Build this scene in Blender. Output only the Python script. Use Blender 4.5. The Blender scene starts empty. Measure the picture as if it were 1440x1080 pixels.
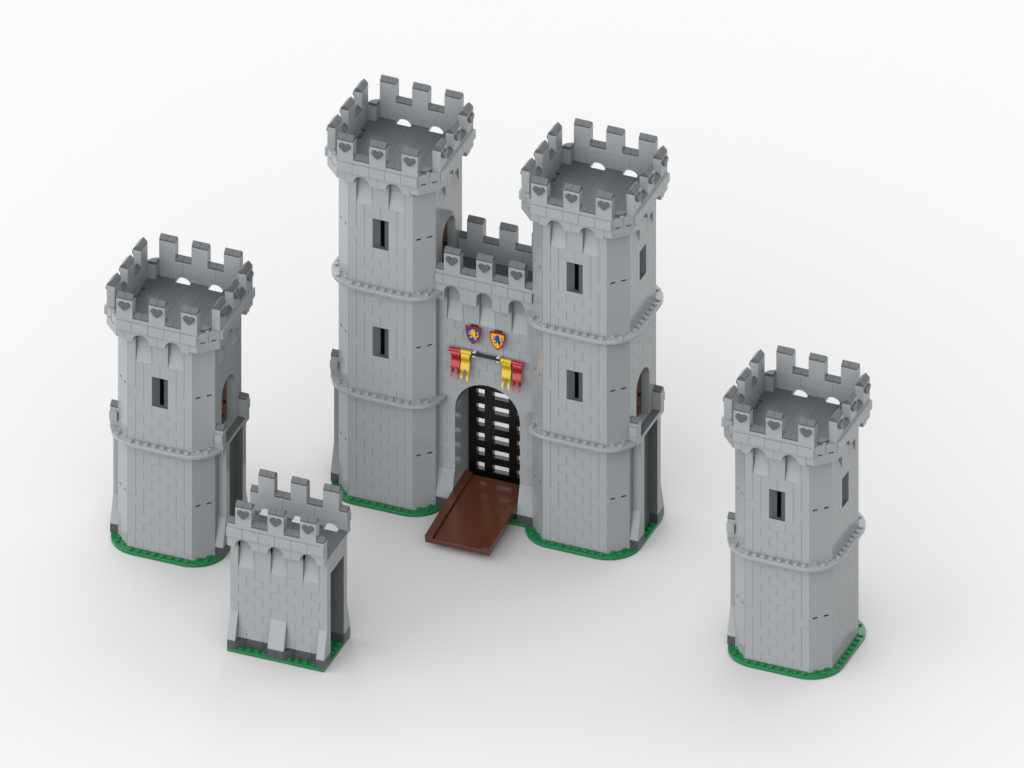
import bpy, math, random
from mathutils import Matrix, Vector
random.seed(4)
C = bpy.context.scene
C.unit_settings.scale_length = 0.008          # one unit is one stud, 8 mm
COL = C.collection

# ---------------------------------------------------------------- materials
def plastic(name, rgb, rough=0.17, spec=0.5, bump=0.0, coat=0.0):
    m = bpy.data.materials.new(name); m.use_nodes = True
    nt = m.node_tree; b = nt.nodes['Principled BSDF']
    b.inputs['Base Color'].default_value = (*rgb, 1)
    b.inputs['Specular IOR Level'].default_value = spec
    tc = nt.nodes.new('ShaderNodeTexCoord')
    n = nt.nodes.new('ShaderNodeTexNoise'); n.inputs['Scale'].default_value = 0.9
    n.inputs['Detail'].default_value = 3
    nt.links.new(tc.outputs['Object'], n.inputs['Vector'])
    mr = nt.nodes.new('ShaderNodeMapRange')
    mr.inputs['To Min'].default_value = rough * 0.85; mr.inputs['To Max'].default_value = rough * 1.2
    nt.links.new(n.outputs['Fac'], mr.inputs['Value'])
    nt.links.new(mr.outputs['Result'], b.inputs['Roughness'])
    return m
LBG = plastic('light_grey_plastic', (0.318, 0.339, 0.352), 0.12, 0.45)
DBG = plastic('dark_grey_plastic', (0.098, 0.107, 0.113), 0.3, 0.3)
SHADE_GREY = plastic('inner_shade_grey', (0.13, 0.142, 0.14), 0.3, 0.3)  # light grey darkened: shade of the wall openings put into the colour
STONE = plastic('dark_stone_plastic', (0.062, 0.064, 0.070), 0.25)
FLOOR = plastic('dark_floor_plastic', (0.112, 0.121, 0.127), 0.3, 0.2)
GREEN = plastic('green_plastic', (0.006, 0.17, 0.050), 0.2)
BROWN = plastic('reddish_brown_plastic', (0.088, 0.026, 0.013), 0.17)
DOORM = plastic('door_brown_plastic', (0.135, 0.042, 0.016), 0.2)
BLACK = plastic('black_plastic', (0.004, 0.004, 0.004), 0.2, 0.3)
RED = plastic('red_plastic', (0.36, 0.008, 0.012), 0.2)
YELLOW = plastic('yellow_plastic', (0.60, 0.40, 0.003), 0.25)
SHY = plastic('shield_yellow', (0.75, 0.42, 0.006), 0.25)
BLUE = plastic('blue_plastic', (0.008, 0.07, 0.30), 0.25)
CLIP = plastic('clip_grey_plastic', (0.55, 0.57, 0.58), 0.2)

MATT = plastic('slit_shade_black', (0.002, 0.002, 0.002), 0.9, 0.0)  # black painted for the unlit hollow behind the arrow slits
# ---------------------------------------------------------------- mesh builder
class MB:
    def __init__(s): s.v = []; s.f = []; s.M = Matrix()
    def at(s, M): s.M = M; return s
    def face(s, *pts):
        i = len(s.v)
        s.v += [tuple(s.M @ Vector(p)) for p in pts]
        s.f.append(tuple(range(i, i + len(pts))))
    def cbox(s, x0, x1, y0, y1, z0, z1, c=0.025):
        X = (x0, x1); Y = (y0, y1); Z = (z0, z1)
        P = {}
        for a in (0, 1):
            for b in (0, 1):
                for d in (0, 1):
                    x, y, z = X[a], Y[b], Z[d]
                    ix, iy, iz = x + (c if a == 0 else -c), y + (c if b == 0 else -c), z + (c if d == 0 else -c)
                    P[a, b, d, 0] = (x, iy, iz); P[a, b, d, 1] = (ix, y, iz); P[a, b, d, 2] = (ix, iy, z)
        q = lambda *k: s.face(*[P[j] for j in k])
        q((0,0,0,0),(0,0,1,0),(0,1,1,0),(0,1,0,0)); q((1,0,0,0),(1,1,0,0),(1,1,1,0),(1,0,1,0))
        q((0,0,0,1),(1,0,0,1),(1,0,1,1),(0,0,1,1)); q((0,1,0,1),(0,1,1,1),(1,1,1,1),(1,1,0,1))
        q((0,0,0,2),(0,1,0,2),(1,1,0,2),(1,0,0,2)); q((0,0,1,2),(1,0,1,2),(1,1,1,2),(0,1,1,2))
        for b in (0, 1):
            for d in (0, 1): q((0,b,d,1),(1,b,d,1),(1,b,d,2),(0,b,d,2))
        for a in (0, 1):
            for d in (0, 1): q((a,0,d,0),(a,1,d,0),(a,1,d,2),(a,0,d,2))
            for b in (0, 1): q((a,b,0,0),(a,b,1,0),(a,b,1,1),(a,b,0,1))
            for b in (0, 1):
                for d in (0, 1): q((a,b,d,0),(a,b,d,1),(a,b,d,2))
    def brick(s, u0, u1, z0, z1, y=0.0, g=0.027, h=0.007, d=0.042, out=-1):
        """one brick face in the plane y, facing out*y, edges falling into a groove"""
        yo = y; yi = y - out * d
        a = [(u0+g, yo, z0+h), (u1-g, yo, z0+h), (u1-g, yo, z1-h), (u0+g, yo, z1-h)]
        b = [(u0, yi, z0), (u1, yi, z0), (u1, yi, z1), (u0, yi, z1)]
        s.face(*a)
        for i in range(4): j = (i + 1) % 4; s.face(b[i], b[j], a[j], a[i])
    def grid(s, us, zs, holes, y=0.0, depth=0.5):
        for i in range(len(us) - 1):
            for k in range(len(zs) - 1):
                u0, u1, z0, z1 = us[i], us[i+1], zs[k], zs[k+1]
                if (i, k) in holes:
                    D = y + 0.12                              # slot through the shell into the hollow inside
                    s.face((u0,y,z0),(u1,y,z0),(u1,D,z0),(u0,D,z0)); s.face((u0,y,z1),(u1,y,z1),(u1,D,z1),(u0,D,z1))
                    s.face((u0,y,z0),(u0,D,z0),(u0,D,z1),(u0,y,z1)); s.face((u1,y,z0),(u1,D,z0),(u1,D,z1),(u1,y,z1))
                else:
                    s.face((u0,y,z0),(u1,y,z0),(u1,y,z1),(u0,y,z1))
    def arch(s, u0, u1, z0, z1, uc, r, zs, y0, y1=None, front=True, back=False, under=False, sides=False, n=24, zb=None):
        """wall u0..u1, z0..z1 pierced by a round arch; y0 front plane, y1 back plane"""
        pts = [(uc - r*math.cos(math.pi*i/n), zs + r*math.sin(math.pi*i/n)) for i in range(n+1)]
        for ok, y in ((front, y0), (back, y1)):
            if not ok: continue
            s.face((u0,y,z0),(uc-r,y,z0),(uc-r,y,z1),(u0,y,z1)); s.face((uc+r,y,z0),(u1,y,z0),(u1,y,z1),(uc+r,y,z1))
            for i in range(n):
                (a, za), (b, zb2) = pts[i], pts[i+1]
                s.face((a,y,za),(b,y,zb2),(b,y,z1),(a,y,z1))
        if y1 is not None:
            for i in range(n):
                (a, za), (b, zb2) = pts[i], pts[i+1]
                s.face((a,y0,za),(b,y0,zb2),(b,y1,zb2),(a,y1,za))
            lo = z0 if zb is None else zb
            for u in (uc-r, uc+r): s.face((u,y0,lo),(u,y1,lo),(u,y1,zs),(u,y0,zs))
            if under:
                s.face((u0,y0,z0),(uc-r,y0,z0),(uc-r,y1,z0),(u0,y1,z0)); s.face((uc+r,y0,z0),(u1,y0,z0),(u1,y1,z0),(uc+r,y1,z0))
            if sides:
                for u in (u0, u1): s.face((u,y0,z0),(u,y1,z0),(u,y1,z1),(u,y0,z1))
    def prism(s, pts, z0, z1, hole=None, c=0.0):
        n = len(pts)
        s.face(*[(x, y, z1 ) for x, y in pts]); s.face(*[(x, y, z0) for x, y in reversed(pts)])
        for i in range(n):
            a, b = pts[i], pts[(i+1) % n]
            s.face((a[0],a[1],z0),(b[0],b[1],z0),(b[0],b[1],z1),(a[0],a[1],z1))
    def ring(s, outer, inner, z0, z1):
        """closed band between two outlines with the same count of points"""
        n = len(outer)
        for i in range(n):
            j = (i+1) % n
            a, b, c, d = outer[i], outer[j], inner[j], inner[i]
            s.face((*a,z1),(*b,z1),(*c,z1),(*d,z1)); s.face((*a,z0),(*d,z0),(*c,z0),(*b,z0))
            s.face((*a,z0),(*b,z0),(*b,z1),(*a,z1)); s.face((*d,z0),(*d,z1),(*c,z1),(*c,z0))
    def stud(s, x, y, z, r=0.3, h=0.22, n=20):
        c = 0.03
        lv = [(r, z), (r, z+h-c), (r-c, z+h)]
        P = [[(x+q*math.cos(2*math.pi*i/n), y+q*math.sin(2*math.pi*i/n), zz) for i in range(n)] for q, zz in lv]
        for k in range(2):
            for i in range(n):
                j = (i+1) % n; s.face(P[k][i], P[k][j], P[k+1][j], P[k+1][i])
        s.face(*P[2])
    def tube(s, p0, p1, r, n=20, caps=True):
        p0, p1 = Vector(p0), Vector(p1); d = (p1-p0).normalized()
        a = d.cross(Vector((0,0,1))); a = a.normalized() if a.length > .01 else Vector((1,0,0)); b = d.cross(a)
        P = [[p + a*r*math.cos(2*math.pi*i/n) + b*r*math.sin(2*math.pi*i/n) for i in range(n)] for p in (p0, p1)]
        for i in range(n):
            j = (i+1) % n; s.face(P[0][i], P[0][j], P[1][j], P[1][i])
        if caps: s.face(*P[0]); s.face(*P[1])
    def extrude_xz(s, pts, y0, y1):
        """outline in x,z facing -y, thickness y0 (front) .. y1"""
        n = len(pts)
        s.face(*[(x, y0, z) for x, z in pts]); s.face(*[(x, y1, z) for x, z in reversed(pts)])
        for i in range(n):
            a, b = pts[i], pts[(i+1) % n]
            s.face((a[0],y0,a[1]),(b[0],y0,b[1]),(b[0],y1,b[1]),(a[0],y1,a[1]))
    def mesh(s, name, mat, weld=True):
        m = bpy.data.meshes.new(name); m.from_pydata(s.v, [], s.f); m.materials.append(mat)
        if weld:
            import bmesh
            bm = bmesh.new(); bm.from_mesh(m)
            bmesh.ops.remove_doubles(bm, verts=bm.verts, dist=0.0008)
            bmesh.ops.recalc_face_normals(bm, faces=bm.faces)
            bm.to_mesh(m); bm.free()
        return m
    def obj(s, name, mat, parent=None, loc=(0,0,0), rz=0.0):
        return place(name, s.mesh(name, mat), parent, loc, rz)

def place(name, mesh, parent=None, loc=(0,0,0), rz=0.0):
    o = bpy.data.objects.new(name, mesh); COL.objects.link(o)
    o.location = loc; o.rotation_euler = (0, 0, rz)
    if parent: o.parent = parent
    return o
def thing(name, label, cat, loc, group=None, rz=0.0):
    o = place(name, None, None, loc, rz); o.empty_display_size = 2
    o['label'] = label; o['category'] = cat
    if group: o['group'] = group
    return o
def rot_about(k, cx=6, cy=6):
    return Matrix.Translation((cx,cy,0)) @ Matrix.Rotation(math.pi/2*k, 4, 'Z') @ Matrix.Translation((-cx,-cy,0))
def side_loc(k, cx=6, cy=6):
    """location and angle that send side-0 coordinates to side k of the tower"""
    v = rot_about(k, cx, cy) @ Vector((0,0,0)); return v, math.pi/2*k

# ---------------------------------------------------------------- shared small pieces
def make_cap(n, left=0.0):
    m = MB()
    for i in range(n):
        a, b = i + 0.015, i + 0.985
        m.cbox(a+.02, b-.02, -0.965, -0.035, 0.0, 0.13, 0.01)
        h0, h1, c = 0.12, 0.70, 0.03
        # sloping block with a small lip, ridge in the middle
        sec = [(-0.99, h0), (-0.01, h0), (-0.01, h0+.10), (-0.5+c, h1), (-0.5-c, h1), (-0.99, h0+.10)]
        for j in range(6):
            p, q = sec[j], sec[(j+1) % 6]
            m.face((a,p[0],p[1]),(a,q[0],q[1]),(b,q[0],q[1]),(b,p[0],p[1]))
        m.face(*[(a,p[0],p[1]) for p in sec]); m.face(*[(b,p[0],p[1]) for p in reversed(sec)])
    return m.mesh('coping', DBG)
CAP1, CAP2 = make_cap(1), make_cap(2)
def make_merlon():
    m = MB()
    m.cbox(0, 2, -1, 0, 0.0, 0.4, 0.014)
    m.cbox(0.004, 1.996, -0.996, -0.004, 0.4, 1.6, 0.014); m.cbox(0, 2, -1, 0, 1.6, 2.8, 0.014)
    return m.mesh('merlon', LBG)
MERLON = make_merlon()
def make_heart():
    pts = [(0,-0.62),(0.18,-0.48),(0.45,-0.22),(0.66,0.02),(0.72,0.18),(0.69,0.34),(0.56,0.47),(0.36,0.52),(0.18,0.47),(0.06,0.36)]
    pts = pts + [(-x, z) for x, z in reversed(pts[1:])]
    n = len(pts)
    m = MB()
    inner = [(x*0.9, z*0.9) for x, z in pts]
    m.face(*[(x,-0.27,z) for x, z in inner])
    for i in range(n):
        j = (i+1) % n; a, b, c, d = pts[i], pts[j], inner[j], inner[i]
        m.face((a[0],-0.2,a[1]),(b[0],-0.2,b[1]),(c[0],-0.27,c[1]),(d[0],-0.27,d[1]))
        m.face((a[0],0,a[1]),(b[0],0,b[1]),(b[0],-0.2,b[1]),(a[0],-0.2,a[1]))
    return m.mesh('heart_ornament', DBG)
HEART = make_heart()
def add_merlon(root, loc, rz, heart=True):
    o = place('merlon', MERLON, root, loc, rz)
    place('coping', CAP2, o, (0,0,2.8))
    if heart: place('heart_ornament', HEART, o, (1,-1,2.02))
    return o
def make_quarter(z0, z1, r=1.0, name='corner_post', mat=LBG):
    m = MB(); n = 10
    pts = [(1,1)] + [(1 - r*math.sin(math.pi/2*i/n), 1 - r*math.cos(math.pi/2*i/n)) for i in range(n+1)]
    m.prism(pts, z0, z1); return m.mesh(name, mat)
QBODY = make_quarter(0, 2.02); QCAP = make_quarter(2.03, 2.4, 0.985, 'coping', DBG)

# ---------------------------------------------------------------- pieces of a tower side (side 0: front, facing -y)
def bond(m, x0, x1, z, row, step=2.0, h=1.2, y=0.0, out=-1, gh=0.027):
    """one course of running bond between x0 and x1"""
    x = x0 + (1 if row % 2 == 0 else 0); cuts = [x0]
    while x < x1 - 0.01:
        if x > x0 + 0.01: cuts.append(x)
        x += step
    cuts.append(x1)
    for a, b in zip(cuts, cuts[1:]): m.brick(a, b, z, z+h, y, out=out, g=gh)

def storey(m, b, kind, top):
    """one storey, 12 courses; kind plain / window / door; top = corbels under the crown"""
    cz = lambda k: b + 1.2*k
    for (u0, u1) in ((2, 3), (9, 10)):                       # smooth ends of the corner panels
        m.brick(u0, u1, cz(0), cz(5), h=0.012, g=0.02); m.brick(u0, u1, cz(6), cz(12), h=0.012, g=0.02)
    m.brick(2, 4, cz(5), cz(6)) if kind != 'door' else m.brick(2, 3, cz(5), cz(6))
    m.brick(8, 10, cz(5), cz(6)) if kind != 'door' else m.brick(9, 10, cz(5), cz(6))
    last = 9 if top else 12
    k = 0
    while k < last:
        z = cz(k)
        if kind == 'window' and 4 <= k < 8:
            if k != 5: m.brick(3, 4, z, z+1.2); m.brick(8, 9, z, z+1.2)
        elif kind == 'door' and k < 7:
            pass
        elif k == 5: m.brick(4, 5, z, z+1.2); m.brick(5, 7, z, z+1.2); m.brick(7, 8, z, z+1.2)
        else: bond(m, 3, 9, z, k)
        k += 1
    if kind == 'window':
        z0, z1 = cz(4), cz(8); a, c = b + 5.2, b + 9.2
        g = 0.03
        # frame ring around the opening 5..7
        m.brick(4, 8, z0, a, d=0.0001, h=0.0)                        # sill strip
        m.face((4+g,0,a),(5,0,a),(5,0,c),(4+g,0,c)); m.face((7,0,a),(8-g,0,a),(8-g,0,c),(7,0,c))
        m.brick(4, 6, c, z1, h=0.01); m.brick(6, 8, c, z1, h=0.01)
        m.face((4,.04,z0),(4+g,0,z0),(4+g,0,z1),(4,.04,z1)); m.face((8-g,0,z0),(8,.04,z0),(8,.04,z1),(8-g,0,z1))
        m.face((4,.05,z0-.02),(8,.05,z0-.02),(8-g,0,z0+.015),(4+g,0,z0+.015))
    if kind == 'door':
        m.arch(3, 9, b, b+8.4, 6, 2, b+5.3, 0, 1.0)
    if top:
        z0, z1 = cz(9), cz(12) + 0.01
        m.brick(5, 7, z0, z1)
        for u in (3, 7):
            m.face((u,0,z0),(u+2,0,z0),(u+2,0.12,z0+.05),(u,0.12,z0+.05))
            p = [(u+.02,0.03,z0+.03),(u+1.98,0.03,z0+.03),(u+1.98,0.92,z1),(u+.02,0.92,z1)]
            m.face(*p)
            for q in (u, u+2): m.face((q,0,z0),(q,0,z1),(q,1.3,z1),(q,1.3,z0))

def embrasure(z0, z1):
    """splayed arrow-slit: opening 2 wide narrowing to a slot"""
    m = MB(); d = 0.62; a, b = -0.25, 0.25
    m.face((-1,0,z0),(a,d,z0),(a,d,z1),(-1,0,z1)); m.face((1,0,z0),(b,d,z0),(b,d,z1),(1,0,z1))
    m.face((-1,0,z0),(1,0,z0),(b,d,z0),(a,d,z0)); m.face((-1,0,z1),(1,0,z1),(b,d,z1),(a,d,z1))
    return m
EMB = embrasure(0.0, 4.0).mesh('arrow_slit', DBG)
_m = MB(); _m.cbox(-0.30, 0.30, 0.66, 0.9, -0.05, 4.05, 0.01); SLIT_SHADE = _m.mesh('slit_shade_box', MATT)  # added black box standing for the dark inside the slit

def make_door():
    m = MB(); n = 18
    for i in range(4):                                       # four upright planks under the arch
        a, b = -2 + i + 0.03, -1 + i - 0.03
        k = 6; top = [(a + (b-a)*j/k, 5.3 + math.sqrt(max(0, 4 - (a + (b-a)*j/k)**2))) for j in range(k+1)]
        pts = [(a, 0.02), (b, 0.02)] + top[::-1]
        m.extrude_xz(pts, 0, 0.4)
    m.extrude_xz([(-1.98,0.01),(1.98,0.01),(1.98,5.2),(1.4,6.6),(0,7.2),(-1.4,6.6),(-1.98,5.2)], 0.06, 0.35)
    return m.mesh('door', DOORM)
DOOR = make_door()
_m = MB(); _m.cbox(-1.9, 0.9, -0.12, 0.02, 0, 0.4, 0.03)
HINGE = _m.mesh('hinge_strap', BLACK)
_m = MB(); _m.tube((1.2,-0.25,2.9),(1.2,0.02,2.9),0.22); KNOB = _m.mesh('handle', BLACK)

def arc(cx, cy, r, a0, a1, n=12):
    return [(cx + r*math.cos(math.radians(a0+(a1-a0)*i/n)), cy + r*math.sin(math.radians(a0+(a1-a0)*i/n))) for i in range(n+1)]
def plate_outline(clip=()):
    """rounded square -1..13; a side in clip is cut back to the wall"""
    p = []
    p += arc(9, 3, 4, -90, 0)
    if 1 in clip: p += [(12.0,3.0),(12.0,9.0)]
    p += arc(9, 9, 4, 0, 90)
    p += arc(3, 9, 4, 90, 180)
    if 3 in clip: p += [(0.0,9.0),(0.0,3.0)]
    p += arc(3, 3, 4, 180, 270)
    return p
def plate(m, z, clip=(), nostud=()):
    p = plate_outline(clip); c = 0.03
    m.face(*[(6+(x-6)*(1-c/7), 6+(y-6)*(1-c/7), z+.4) for x, y in p])
    n = len(p)
    for i in range(n):
        a, b = p[i], p[(i+1) % n]
        sa = (6+(a[0]-6)*(1-c/7), 6+(a[1]-6)*(1-c/7)); sb = (6+(b[0]-6)*(1-c/7), 6+(b[1]-6)*(1-c/7))
        m.face((*a,z),(*b,z),(*b,z+.4-c),(*a,z+.4-c)); m.face((*a,z+.4-c),(*b,z+.4-c),(*sb,z+.4),(*sa,z+.4))
    m.face(*[(x, y, z) for x, y in reversed(p)])
    for k in range(4):
        M = m.M; m.M = M @ rot_about(k)
        if k not in nostud:
            for i in range(8): m.stud(2.5+i, -0.5, z+.4)
        else:
            m.stud(2.5, -0.5, z+.4) if 0 else None
        for (a, b) in ((10.5,.5),(11.5,.5),(11.5,1.5)): m.stud(a, b, z+.4)
        m.M = M

OCT = [(1,-1),(11,-1),(13,1),(13,11),(11,13),(1,13),(-1,11),(-1,1)]
SLOTS = [0.0, 0.42, 1.03, 1.78, 2.42, 2*math.sqrt(2)]

def make_band(cuts):
    m = MB()
    for a, b in zip(cuts, cuts[1:]): m.cbox(a+.012, b-.012, -1.30, -0.99, 1.2, 2.38, 0.018)
    return m.mesh('tile_band', LBG)
BAND = make_band([1.08, 3, 5, 7, 9, 11.03])
def build_tower(name, label, loc, storeys, wings=(), gates=(), zdoor=None):
    """storeys: list of dicts side -> kind"""
    root = thing(name, label, 'tower', (*loc, 0), 'stone-grey toy castle towers')
    m = MB(); plate(m, 0.0, clip=gates, nostud=gates)
    m.obj('base_plate', GREEN, root)
    N = len(storeys); Z = 0.4 + 14.8*N - 0.4                 # crown starts at 14.8*N
    crown = 14.8*N
    # body: the four flat sides and the four chamfered corners, one mesh
    m = MB()
    for i, st in enumerate(storeys):
        b = 0.4 + 14.8*i
        for k in range(4):
            m.M = rot_about(k)
            storey(m, b, st.get(k, 'plain'), i == N-1)
            m.M = rot_about(k) @ Matrix.Translation((10,0,0)) @ Matrix.Rotation(math.pi/4, 4, 'Z')
            m.grid(SLOTS, [b, b+7.2, b+7.43, b+14.4], {(1,1),(3,1)})
    m.M = Matrix()
    m.obj('wall', LBG, root)
    for i, st in enumerate(storeys):
        b = 0.4 + 14.8*i
        for k in range(4):
            v, a = side_loc(k)
            c = Matrix.Rotation(a, 4, 'Z')
            if st.get(k) == 'window':
                w = place('arrow_slit', EMB, root, v + (c @ Vector((6,0,b+5.2))), a); place('slit_shade', SLIT_SHADE, w)
            if st.get(k) == 'door':
                zf = 0.0
                d = place('door', DOOR, root, v + (c @ Vector((6,1.0,b))), a)
                place('hinge_strap', HINGE, d, (0,0,1.0)); place('hinge_strap', HINGE, d, (0,0,4.4)); place('handle', KNOB, d)
    # string courses with studs
    for i in range(1, N):
        m = MB(); z = 14.8*i
        wl = tuple(wings) if i == 1 else ()
        gt = gates if i in (1, 2) else ()
        plate(m, z, clip=tuple(set(wl) | set(gt)), nostud=tuple(set(wl) | set(gt)))
        m.obj('string_course', LBG, root)
    # crown ------------------------------------------------------------
    m = MB()
    for k in range(4):
        m.M = rot_about(k)
        for u in (2, 6):
            m.arch(u+.012, u+4-.012, crown-0.25, crown+1.19, u+2, 0.99, crown-0.20, -1, 0, back=True, under=True, sides=True)
        for (a, b) in ((1, 2), (10, 11)): m.cbox(a+.01, b-.01, -0.995, 0, crown, crown+1.19, 0.015)
        for u in (3, 7):
            if k == 3: m.cbox(u-.02, u+2.02, -0.06, -0.01, crown-2.2, crown+1.1, 0.002)
            elif k != 2:
                m.face((u,0.59,crown-1.2),(u+2,0.59,crown-1.2),(u+2,0.59,crown+.39),(u,0.59,crown+.39))
                for q in (u, u+2): m.face((q,0,crown-.3),(q,.59,crown-.3),(q,.59,crown+.39),(q,0,crown+.39))
        # backing course behind the tiles, inner face laid as long bricks
        m.cbox(1, 11, -0.99, -0.045, crown+1.19, crown+2.4, 0.01)
        for (a, b) in ((0, 4), (4, 8), (8, 12)): m.brick(a, b, crown+1.2, crown+2.4, 0.0, out=1)
        m.face((1,-.99,crown+2.4),(11,-.99,crown+2.4),(11,0,crown+2.4),(1,0,crown+2.4))
        # low sills between the merlons
        for (a, b) in ((3, 5), (7, 9)): m.cbox(a, b, -1, 0, crown+2.4, crown+2.8, 0.012)
        # chamfered corner
        L = 2*math.sqrt(2)
        m.M = rot_about(k) @ Matrix.Translation((11,-1,0)) @ Matrix.Rotation(math.pi/4, 4, 'Z')
        m.grid(SLOTS, [crown, crown+1.2, crown+1.40, crown+2.4], {(1,1),(3,1)})
        m.M = rot_about(k)
        a = [(1 + 10 + math.sin(math.pi/2*i/8)*1.0, 1 - math.cos(math.pi/2*i/8)*1.0) for i in range(9)]
        m.face(*([(11,-1,crown+2.4),(13,1,crown+2.4)] + [(x, y, crown+2.4) for x, y in reversed(a)]))
        m.face((11,-1,crown),(13,1,crown),(12,1.9,crown),(10.1,0,crown),(10,-1,crown))
        m.stud(11.72, 0.28, crown+2.4, r=0.24)
    m.obj('parapet', LBG, root)
    for k in range(4):
        v, a = side_loc(k); place('tile_band', BAND, root, v + Vector((0,0,crown)), a)
    # deck
    m = MB()
    edges = [0.6, 1, 3, 5, 7, 9, 11, 11.4]
    for i, (a, b) in enumerate(zip(edges, edges[1:])):
        ys = [0.6, 4.0, 8.0, 11.4] if i % 2 else [0.6, 6.0, 11.4]
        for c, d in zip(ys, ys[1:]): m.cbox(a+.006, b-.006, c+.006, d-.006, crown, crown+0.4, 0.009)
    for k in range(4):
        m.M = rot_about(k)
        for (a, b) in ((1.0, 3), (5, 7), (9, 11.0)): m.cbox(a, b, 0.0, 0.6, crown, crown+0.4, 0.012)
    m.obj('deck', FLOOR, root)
    # merlons, copings, corner posts
    for k in range(4):
        v, a = side_loc(k); R = Matrix.Rotation(a, 4, 'Z')
        for u in (1, 5, 9): add_merlon(root, v + R @ Vector((u,0,crown+2.4)), a)
        for u in (3, 7): place('coping', CAP2, root, v + R @ Vector((u,0,crown+2.8)), a)
        q = place('corner_post', QBODY, root, v + R @ Vector((0,0,crown+0.38)), a)
        place('coping', QCAP, q, (0,0,0))
    for k in wings: add_bay(root, k)
    return root

# ---------------------------------------------------------------- wall section pieces
def slope(m, x0, x1, z0=1.6, z1=5.2):
    """steep buttress block on the front of a wall plane y = 0"""
    c = .015; a, b = x0+c, x1-c
    m.face((a,-1,z0),(b,-1,z0),(b,-1,z0+.12),(a,-1,z0+.12))
    m.face((a,-1,z0+.12),(b,-1,z0+.12),(b,-0.06,z1),(a,-0.06,z1))
    m.face((a,-0.06,z1),(b,-0.06,z1),(b,0.02,z1),(a,0.02,z1)); m.face((a,-1,z0),(b,-1,z0),(b,0.02,z0),(a,0.02,z0))
    for u in (a, b): m.face((u,-1,z0),(u,-1,z0+.12),(u,-0.06,z1),(u,0.02,z1),(u,0.02,z0))

def buttress(parent, M, x0, x1):
    b = MB(); b.M = M; slope(b, x0, x1); b.obj('buttress', LBG, parent)
def add_bay(root, k):
    """one-stud stub of curtain wall with a small deck on side k (k=1 right, k=3 left)"""
    v, a = side_loc(k); R = Matrix.Rotation(a, 4, 'Z')
    # bay local frame: x along outward normal 0..1, wall planes along y 3..9 of the tower
    if k == 1: M = Matrix.Translation((12,3,0))
    else: M = Matrix.Translation((-1,3,0))
    bay = MB(); fl = MB(); later = []
    e0, e1 = (0.0, 0.99) if k == 1 else (0.01, 1.0)
    for h in (0, 1):
        Q = Matrix() if h == 0 else Matrix.Translation((1,6,0)) @ Matrix.Rotation(math.pi, 4, 'Z')
        f0, f1 = (e0, e1) if h == 0 else (1-e1, 1-e0)
        bay.M = M @ Q
        z = 1.6
        bay.cbox(f0, f1, 0, 1, 1.6, 8.4, 0.012); bay.cbox(f0, f1, 0, 1, 8.4, 14.8, 0.012)
        bay.cbox(f0, f1, -1, 0, 14.55, 16.0, 0.014); bay.cbox(f0, f1, -1, 0, 16.0, 17.2, 0.014); bay.cbox(f0, f1, -1, 0, 17.2, 17.6, 0.014)
        bay.cbox(f0+.015, f1-.015, -1.3, -1.0, 16.0, 17.18, 0.02)
        later.append((M @ Q, f0, f1, h))
    bay.M = M; fl.M = M
    bay.cbox(e0, e1, 0.0, 6.0, 14.81, 15.2, 0.012)
    fl.cbox(e0, e1-.06, 0.0, 6.0, 15.2, 15.26, 0.01) if k == 1 else fl.cbox(e0+.06, e1, 0.0, 6.0, 15.2, 15.26, 0.01)
    o = bay.obj('wall_stub', LBG, root)
    fl.obj('deck', FLOOR, o)
    li = MB(); li.M = M; a = 0.0 if k == 1 else 0.97; li.cbox(a, a+.03, 1.03, 4.97, 0.4, 14.8, 0.005); li.obj('inner_shade_sheet', SHADE_GREY, o)  # added sheet on the tower side, opening's shade in its colour
    for Q2, f0, f1, h in later:
        buttress(o, Q2, f0, f1)
        li = MB(); li.M = Q2; li.cbox(f0+.005, f1-.005, 0.99, 1.03, 1.6, 14.8, 0.005); li.obj('inner_shade_sheet', SHADE_GREY, o)  # darker sheet over the leaf's inner side, painted as shade
        st = MB(); st.M = Q2; st.cbox(f0, f1, -1, 1, 0.4, 1.6, 0.015); st.obj('stone_footing', STONE, o)
        if k == 1:
            s2 = MB(); dark_hole_disc(s2, 12.992, 3.4 if h == 0 else 8.35, 1.1); s2.obj('hole_shade_disc', BLACK, o)
    for h in (0, 1):
        if h == 0: place('coping', CAP1, o, M @ Vector((0,0,17.6)), 0)
        else: place('coping', CAP1, o, M @ Vector((1,6,17.6)), math.pi)

def dark_hole_disc(m, x, y, z, r=0.27, n=16):
    """closed black disc painting the dark of a pin hole, on a face with normal +x"""
    for i in range(n):
        a, b = 2*math.pi*i/n, 2*math.pi*(i+1)/n
        m.face((x, y+r*math.cos(a), z+r*math.sin(a)), (x, y+r*math.cos(b), z+r*math.sin(b)), (x+.012, y+.8*r*math.cos(b), z+.8*r*math.sin(b)), (x+.012, y+.8*r*math.cos(a), z+.8*r*math.sin(a)))
    m.face(*[(x+.012, y+.8*r*math.cos(2*math.pi*i/n), z+.8*r*math.sin(2*math.pi*i/n)) for i in range(n)])  # filled black face in place of the hole's shade

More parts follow.
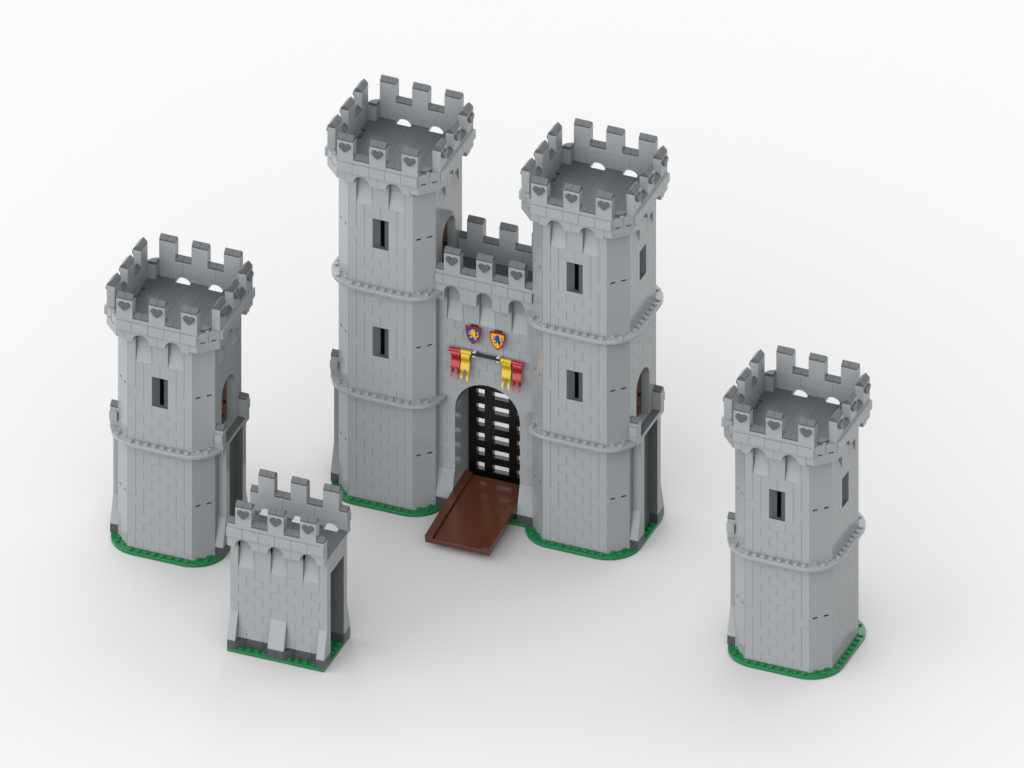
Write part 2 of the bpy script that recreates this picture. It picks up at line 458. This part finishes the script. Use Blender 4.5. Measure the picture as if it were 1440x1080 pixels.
def wall_crown(root, L, zc, oy, arches_h=1.45, openback=True, bandcuts=None, ox=0.0, depth=6, springdz=0.0):
    """cornice, tile band, merlons and deck of a straight wall; zc = height of the top of the arch course minus 1.2"""
    m = MB()
    Bq = Matrix.Translation((ox, oy, 0)); BM = make_band(bandcuts)
    for h in (0, 1):
        Q = Bq if h == 0 else Bq @ Matrix.Translation((L, depth, 0)) @ Matrix.Rotation(math.pi, 4, 'Z')
        m.M = Q
        for i in range(int(L/4)):
            u = 4*i
            if h == 0 or openback:
                m.arch(u+.012, u+4-.012, zc+1.2-arches_h, zc+1.19, u+2, 0.99, zc-0.10+springdz, -1, 0, back=True, under=True, sides=True)
            else:
                m.cbox(u+.012, u+4-.012, -1, 0, zc+1.2-arches_h, zc+1.19, 0.012)
            m.brick(u, u+4, zc+1.2, zc+2.4, 0.0, out=1)
        m.cbox(0, L, -0.99, -0.045, zc+1.19, zc+2.4, 0.01)
        m.face((0,-.99,zc+2.4),(L,-.99,zc+2.4),(L,0,zc+2.4),(0,0,zc+2.4))
        for (a, b) in ((0,1),(3,5),(7,9),(11,12)): m.cbox(a, b, -1, 0, zc+2.4, zc+2.8, 0.012)
        ang = 0 if h == 0 else math.pi
        place('tile_band', BM, root, Q @ Vector((0,0,zc)), ang)
        if h == 0:
            for u in (1, 5, 9):
                m.face((u,0.59,zc-2.4),(u+2,0.59,zc-2.4),(u+2,0.59,zc+.39),(u,0.59,zc+.39))
                for q in (u, u+2): m.face((q,0,zc-.9),(q,.59,zc-.9),(q,.59,zc+.39),(q,0,zc+.39))
        for u in (1, 5, 9): add_merlon(root, Q @ Vector((u,0,zc+2.4)), ang)
        for u in (3, 7): place('coping', CAP2, root, Q @ Vector((u,0,zc+2.8)), ang)
        for u in (0, 11): place('coping', CAP1, root, Q @ Vector((u,0,zc+2.8)), ang)
    m.obj('parapet', LBG, root)
    d = MB(); d.M = Bq
    for i in range(int(L/2)):
        ys = [0.6, depth-0.6] if i % 2 else [0.6, depth/2, depth-0.6]
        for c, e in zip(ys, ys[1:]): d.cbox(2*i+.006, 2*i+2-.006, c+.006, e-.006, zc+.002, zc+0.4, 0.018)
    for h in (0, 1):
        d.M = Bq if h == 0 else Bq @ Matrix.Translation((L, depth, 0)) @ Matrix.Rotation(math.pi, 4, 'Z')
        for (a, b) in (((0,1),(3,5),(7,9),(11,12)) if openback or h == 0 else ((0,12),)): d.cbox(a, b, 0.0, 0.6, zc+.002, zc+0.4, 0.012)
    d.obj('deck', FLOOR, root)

def corbels(m, z0, z1, L=12):
    """recessed sloping corbels under each arch, blocks between them; wall plane y = 0"""
    for (a, b) in ((0,1),(3,5),(7,9),(11,12)): m.brick(a, b, z0, z1)
    for u in (1, 5, 9):
        m.face((u,0,z0),(u+2,0,z0),(u+2,0.12,z0+.05),(u,0.12,z0+.05))
        m.face((u+.02,0.03,z0+.03),(u+1.98,0.03,z0+.03),(u+1.98,0.92,z1),(u+.02,0.92,z1))
        for q in (u, u+2): m.face((q,0,z0),(q,0,z1),(q,1.3,z1),(q,1.3,z0))

def fillet_prism(m, pts, z0, z1): m.prism(pts, z0, z1)

def build_wall(loc):
    root = thing('castle_rampart', 'low grey castle wall section with three buttresses standing alone on a square green plate', 'rampart', (*loc, 0))
    m = MB(); m.cbox(0, 12, -1, 7, 0, 0.4, 0.02)
    for y in (-0.5, 6.5):
        for x in (1.5,2.5,3.5,4.5,7.5,8.5,9.5,10.5): m.stud(x, y, 0.4)
    for x in range(12):
        for y in range(1, 5): m.stud(x+.5, y+.5, 0.4)
    m.obj('base_plate', GREEN, root)
    m = MB()
    for h in (0, 1):
        Q = Matrix() if h == 0 else Matrix.Translation((12,6,0)) @ Matrix.Rotation(math.pi, 4, 'Z')
        st = MB(); m.M = st.M = Q
        for r in range(8):
            bond(m, 0, 12, 1.6+1.2*r, r+1)
        corbels(m, 11.2, 14.81)
        # end faces, inner face and soffit of the leaf
        for u in (0.0, 12.0):
            m.face((u,0.04,1.6),(u,1,1.6),(u,1,14.8),(u,0.04,14.8))
        li = MB(); li.M = Q; li.cbox(0.01, 11.99, 0.98, 1.02, 1.6, 12.4, 0.005); li.obj('inner_shade_sheet', SHADE_GREY, root)  # inner face as a darker sheet, shade between the leaves painted in
        # stone footing with angled returns beside each buttress
        for (a, b) in ((0,2),(2,4),(4,6),(6,8),(8,10),(10,12)): st.cbox(a+.008, b-.008, 0.0, 1, 0.4, 1.6, 0.015)
        for (a, b) in ((0,1),(5,6),(6,7),(11,12)): st.cbox(a+.006, b-.006, -1, 0.0, 0.4, 1.6, 0.015)
        for p in ([(1,-.98),(1.98,0),(1,0)], [(5,-.98),(5,0),(4.02,0)], [(7,-.98),(7.98,0),(7,0)], [(11,-.98),(11,0),(10.02,0)]):
            st.prism(p, 0.4, 1.585)
        for (a, b) in ((0,1),(5,7),(11,12)): buttress(root, Q, a, b)
        ft = st.obj('stone_footing', STONE, root)
        s2 = MB(); dark_hole_disc(s2, 12.0, 0.35 if h == 0 else 5.35, 1.1); s2.obj('hole_shade_disc', BLACK, ft)
    m.M = Matrix()
    for x0, x1 in ((0, 1), (11, 12)): m.cbox(x0+.01, x1-.002, 1.0, 5.0, 12.4, 14.8, 0.015)
    m.cbox(1, 11, 1.0, 5.0, 13.6, 14.8, 0.01)
    wall = m.obj('wall', LBG, root)
    wall_crown(root, 12, 14.8, 0, bandcuts=[0,2,4,6,8,10,12])
    return root

# ---------------------------------------------------------------- gatehouse
LION_BODY = [(-.10,.62),(.02,.70),(.18,.66),(.28,.54),(.26,.40),(.34,.28),(.30,.10),(.36,-.06),(.30,-.20),(.40,-.36),(.34,-.52),(.44,-.62),(.24,-.62),(.20,-.46),(.12,-.30),(.04,-.22),(-.06,-.34),(-.20,-.44),(-.34,-.44),(-.34,-.34),(-.22,-.32),(-.16,-.16),(-.12,.02),(-.28,-.04),(-.44,-.02),(-.46,.08),(-.34,.10),(-.22,.14),(-.20,.24),(-.36,.26),(-.42,.38),(-.30,.42),(-.22,.36),(-.12,.38),(-.20,.48)]
LION_TAIL = [(.28,-.06),(.46,-.14),(.56,.02),(.50,.22),(.46,.40),(.58,.52),(.64,.42),(.56,.36),(.60,.22),(.66,.02),(.54,-.24),(.28,-.22)]
def shield(root, x, y, z, border, field, lion):
    out = [(-0.98,1.08),(-0.5,1.12),(0,1.13),(0.5,1.12),(0.98,1.08),(0.93,0.4),(0.78,-0.25),(0.5,-0.8),(0.2,-1.12),(0,-1.25),(-0.2,-1.12),(-0.5,-0.8),(-0.78,-0.25),(-0.93,0.4)]
    m = MB(); m.extrude_xz(out, -0.16, 0.0)
    s = m.obj('shield', border, root, (x, y, z))
    m = MB(); m.extrude_xz([(a*0.83, b*0.83+.01) for a, b in out], -0.18, -0.155); m.obj('shield_field', field, s)
    m = MB()
    for poly in (LION_BODY, LION_TAIL): m.extrude_xz([(a*1.12-.04, b*1.06+.1) for a, b in poly], -0.205, -0.17)
    m.obj('lion_emblem', lion, s)
    m = MB(); m.cbox(-0.32, 0.32, 0.0, 0.5, 0.35, 0.95, 0.03); m.cbox(-0.45,0.45,0.02,0.3,0.9,1.2,0.04); m.obj('shield_mount', BLACK, s)
def banner(root, x0, x1, fx, y, z, mat, ph=0.0):
    """flag with a sleeve round the pole, waving body and two tails"""
    m = MB(); m.tube((x0,y,z),(x1,y,z),0.27,24)
    if mat is YELLOW: e = x0 if x0 > 6 else x1-.3; m.tube((e-.02,y,z),(e+.34,y,z),0.31,24)
    W = 1.0; nz = 22
    def prof(t): return y - 0.16 - 0.2*math.sin(ph + t*3.6) - 0.03*t
    def strip(a0, a1, b0, b1, t0, t1, n):
        L = 1.0
        for i in range(n):
            s0, s1 = i/n, (i+1)/n
            ta, tb = t0+(t1-t0)*s0, t0+(t1-t0)*s1
            def row(sv, t):
                xa, xb = a0+(b0-a0)*sv, a1+(b1-a1)*sv
                w = (0.05 + 0.09*min(1, max(0, t-1.9)))*math.sin(t*3.4+ph)
                return xa+w, xb+w, prof(t), z-0.1-t
            xa, xb, ya, za = row(s0, ta); xc, xd, yb, zb = row(s1, tb)
            th = 0.1
            m.face((xa,ya,za),(xb,ya,za),(xd,yb,zb),(xc,yb,zb)); m.face((xa,ya+th,za),(xc,yb+th,zb),(xd,yb+th,zb),(xb,ya+th,za))
            m.face((xa,ya,za),(xc,yb,zb),(xc,yb+th,zb),(xa,ya+th,za)); m.face((xb,ya,za),(xb,ya+th,za),(xd,yb+th,zb),(xd,yb,zb))
            if i == n-1: m.face((xc,yb,zb),(xd,yb,zb),(xd,yb+th,zb),(xc,yb+th,zb))
    strip(fx, fx+1.04, fx-.05, fx+1.05, 0, 2.05, nz)
    strip(fx-.05, fx+.38, fx+.02, fx+.22, 2.0, 3.5, 16); strip(fx+.62, fx+1.05, fx+.76, fx+.97, 2.0, 3.6, 16)
    return m.mesh('banner', mat)

def build_gate():
    root = thing('castle_gatehouse', 'grey arched gateway with lowered brown drawbridge and two lion shields between two tall towers', 'gatehouse', (12, 0, 0))
    # local x 0..12 ; wall plane y = 3
    m = MB(); m.cbox(0, 12, 2, 10, 0, 0.39, 0.02)
    for x in range(2, 10):
        for y in range(3, 7): m.stud(x+.5, y-.5, 0.39)
    m.obj('base_plate', GREEN, root)
    m = MB()
    zs = 13.6
    for h in (0, 1):
        Q = Matrix.Translation((0,3,0)) if h == 0 else Matrix.Translation((12,9,0)) @ Matrix.Rotation(math.pi, 4, 'Z')
        m.M = Q
        for r in range(10):
            z = 1.6 + 1.2*r
            m.brick(0, 2, z, z+1.2) if r % 2 else (m.brick(0, 1, z, z+1.2), m.brick(1, 2, z, z+1.2))
            m.brick(10, 12, z, z+1.2) if r % 2 else (m.brick(10, 11, z, z+1.2), m.brick(11, 12, z, z+1.2))
        m.arch(0, 12, 13.6, 18.4, 6, 4, zs, 0, None, n=40)
        z = 18.4; r = 0
        while z < 25.55:
            bond(m, 0, 12, z, r, h=1.2); z += 1.2; r += 1
        corbels(m, 25.6, 29.2)
        m.face((0,1,18),(12,1,18),(12,1,30),(0,1,30))
        for (a, b) in ((0,2),(10,12)):
            buttress(root, Q, a, b); st = MB(); st.M = Q; st.cbox(a+.006, b-.006, -1, 1, 0.4, 1.6, 0.015); st.obj('stone_footing', STONE, root)
    m.M = Matrix()
    # passage lining from front to back
    n = 40
    pts = [(6 - 4*math.cos(math.pi*i/n), zs + 4*math.sin(math.pi*i/n)) for i in range(n+1)]
    lin = MB()
    for i in range(n):
        (a, za), (b, zb) = pts[i], pts[i+1]; lin.face((a,3,za),(b,3,zb),(b,9,zb),(a,9,za))
    for u in (2, 10): lin.face((u,3.0,1.6),(u,9.0,1.6),(u,9.0,zs),(u,3.0,zs))
    m.cbox(0, 12, 3.9, 8.1, 28.5, 29.98, 0.01)
    m.obj('wall', LBG, root); lin.obj('passage_lining', LBG, root)
    wall_crown(root, 12, 30.0, 3, arches_h=2.4, openback=False, bandcuts=[0,1,3,5,7,9,11,12])
    # portcullis
    g = MB(); xs = [(2,3),(4,5),(7,8),(9,10)]
    y0, y1 = 7.0, 7.75; zr = [3.1 + 2*i for i in range(8)]
    us = [2.0,3.0,4.0,5.0,7.0,8.0,9.0,10.0]
    for (a, b) in xs: g.cbox(a, b, y0, y1, 0.4, 17.9, 0.03)
    prev = 0.4
    for z in zr + [18.4]:
        top = min(z, 17.9)
        for (a, b) in ((3,4),(5,7),(8,9)): g.cbox(a, b, y0+.002, y1-.002, prev, top, 0.03)
        prev = z + 1.0
        if prev >= 17.9: break
    g.obj('portcullis', BLACK, root)
    # drawbridge
    ang = math.atan2(3.2-1.8, 12.1)
    d = MB(); d.M = Matrix.Translation((0,6.0,2.85)) @ Matrix.Rotation(ang, 4, 'X')
    Lb = 12.35
    d.cbox(2.02, 9.98, -Lb, 0, -0.62, 0.0, 0.03); 
    d.cbox(3.04, 8.96, -Lb+.02, 0, 0.0, 0.06, 0.02)
    for (a, b) in ((2.0,3.0),(9.0,10.0)): d.cbox(a+.01, b-.01, -Lb, 0, 0.0, 0.4, 0.025)
    db = d.obj('drawbridge', BROWN, root)
    # shields, pole and banners
    shield(root, 4.5, 2.45, 24.6, RED, BLUE, SHY); shield(root, 7.5, 2.45, 24.55, RED, SHY, BLUE)
    y, z = 2.4, 22.0
    pl = MB(); pl.tube((1.5,y,z),(10.6,y,z),0.2,24); pole = pl.obj('banner_pole', BLACK, root)
    for (a, b, fx, mat, ph) in ((1.5,2.96,1.85,RED,0.3),(2.98,4.25,3.05,YELLOW,0.0),(7.95,9.2,8.15,YELLOW,0.9),(9.22,10.7,9.45,RED,0.5)):
        place('banner', banner(root, a, b, fx, y, z, mat, ph), pole)
    for x in (4.62, 7.6):
        c = MB(); c.cbox(x-.2, x+.2, y+.12, 3.0, z-.3, z+.3, 0.03); c.cbox(x-.2, x+.2, y-.22, y+.3, z+.2, z+.34, 0.03); c.cbox(x-.2, x+.2, y-.22, y+.3, z-.34, z-.2, 0.03)
        c.obj('clip', CLIP, pole)
    return root

# ---------------------------------------------------------------- build
W, D = 'window', 'door'
build_tower('castle_tower', 'tall three-storey grey tower joined to the left side of the drawbridge gate', (0, 0),
            [{}, {0: W}, {0: W, 1: D}], wings=(3,), gates=(1,))
build_tower('castle_tower', 'tall three-storey grey tower joined to the right side of the drawbridge gate', (24, 0),
            [{}, {0: W, 1: D}, {0: W, 1: W}], wings=(1,), gates=(3,))
build_tower('castle_tower', 'shorter two-storey grey tower standing behind the low wall section, leftmost of all', (-19.44, -19.28),
            [{}, {0: W, 1: D}], wings=(1, 3))
build_tower('castle_tower', 'shorter two-storey grey tower standing alone at the far right, without an arched door', (54.85, -14.27),
            [{}, {0: W, 1: W}], wings=(3,))
build_gate()
build_wall((1.11, -33.64))

# ground
g = bpy.data.materials.new('white_studio_floor'); g.use_nodes = True
b = g.node_tree.nodes['Principled BSDF']; b.inputs['Base Color'].default_value = (0.598, 0.598, 0.598, 1)
b.inputs['Roughness'].default_value = 0.75; b.inputs['Specular IOR Level'].default_value = 0.2
m = MB(); m.face((-1500,-1500,0),(1500,-1500,0),(1500,1500,0),(-1500,1500,0))
o = m.obj('ground', g); o['kind'] = 'structure'

# ---------------------------------------------------------------- light
w = bpy.data.worlds.new('World'); C.world = w; w.use_nodes = True
nt = w.node_tree; bg = nt.nodes['Background']; bg.inputs['Strength'].default_value = 1.0
# white studio dome: luminance of soft panels by elevation ring (rows) and by compass direction (columns +x, +y, -x, -y)
RINGS = [0.0, 0.33, 0.66, 1.0]
PANELS = [[1.0,1.5,1.9,2.3],[0.75,1.8,2.25,2.95],[0.9,2.5,2.4,2.95],[0.55]]
def mnode(op, a, b=None, clamp=False):
    n = nt.nodes.new('ShaderNodeMath'); n.operation = op; n.use_clamp = clamp
    for k, v in enumerate((a, b)):
        if v is None: continue
        if isinstance(v, (int, float)): n.inputs[k].default_value = v
        else: nt.links.new(v, n.inputs[k])
    return n.outputs[0]
tc = nt.nodes.new('ShaderNodeTexCoord'); sx = nt.nodes.new('ShaderNodeSeparateXYZ')
nt.links.new(tc.outputs['Generated'], sx.inputs[0])
X_, Y_, Z_ = sx.outputs['X'], sx.outputs['Y'], mnode('MAXIMUM', sx.outputs['Z'], 0.0)
rr = mnode('MAXIMUM', mnode('SQRT', mnode('ADD', mnode('MULTIPLY', X_, X_), mnode('MULTIPLY', Y_, Y_))), 0.001)
AZ = []
for src, sg in ((X_, 1), (Y_, 1), (X_, -1), (Y_, -1)):
    c = mnode('MAXIMUM', mnode('MULTIPLY', mnode('DIVIDE', src, rr), float(sg)), 0.0); AZ.append(mnode('MULTIPLY', c, c))
total = None
for k, zc in enumerate(RINGS):
    hat = mnode('SUBTRACT', 1.0, mnode('MULTIPLY', mnode('ABSOLUTE', mnode('SUBTRACT', Z_, zc)), 3.0), clamp=True)
    if len(PANELS[k]) == 1: ring = PANELS[k][0]
    else:
        ring = None
        for a, wt in zip(AZ, PANELS[k]):
            t = mnode('MULTIPLY', a, float(wt)); ring = t if ring is None else mnode('ADD', ring, t)
    t = mnode('MULTIPLY', hat, ring); total = t if total is None else mnode('ADD', total, t)
nt.links.new(total, bg.inputs['Color'])

# ---------------------------------------------------------------- camera (parallel projection)
phi = math.atan2(4.63, 11.37); S = math.hypot(11.37, 4.63); eps = math.asin(0.55)
right = Vector((math.cos(phi), math.sin(phi), 0)); fh = Vector((-math.sin(phi), math.cos(phi), 0))
fwd = fh*math.cos(eps) - Vector((0,0,1))*math.sin(eps); up = right.cross(fwd)
cam = bpy.data.cameras.new('camera'); cam.type = 'ORTHO'; cam.ortho_scale = 1440/S
cam.clip_start = 1; cam.clip_end = 4000
co = bpy.data.objects.new('camera', cam); COL.objects.link(co)
tgt = right*((720-467.0)/S) + up*(-(540-696.1)/S)
co.matrix_world = Matrix(((right.x, up.x, -fwd.x, 0), (right.y, up.y, -fwd.y, 0), (right.z, up.z, -fwd.z, 0), (0,0,0,1)))
co.location = tgt - fwd*400
C.camera = co
C.render.resolution_x, C.render.resolution_y = 1024, 768
C.view_settings.view_transform = 'Standard'; C.view_settings.look = 'None'
C.view_settings.exposure = 0; C.view_settings.gamma = 1
C.cycles.max_bounces = 8; C.cycles.diffuse_bounces = 0
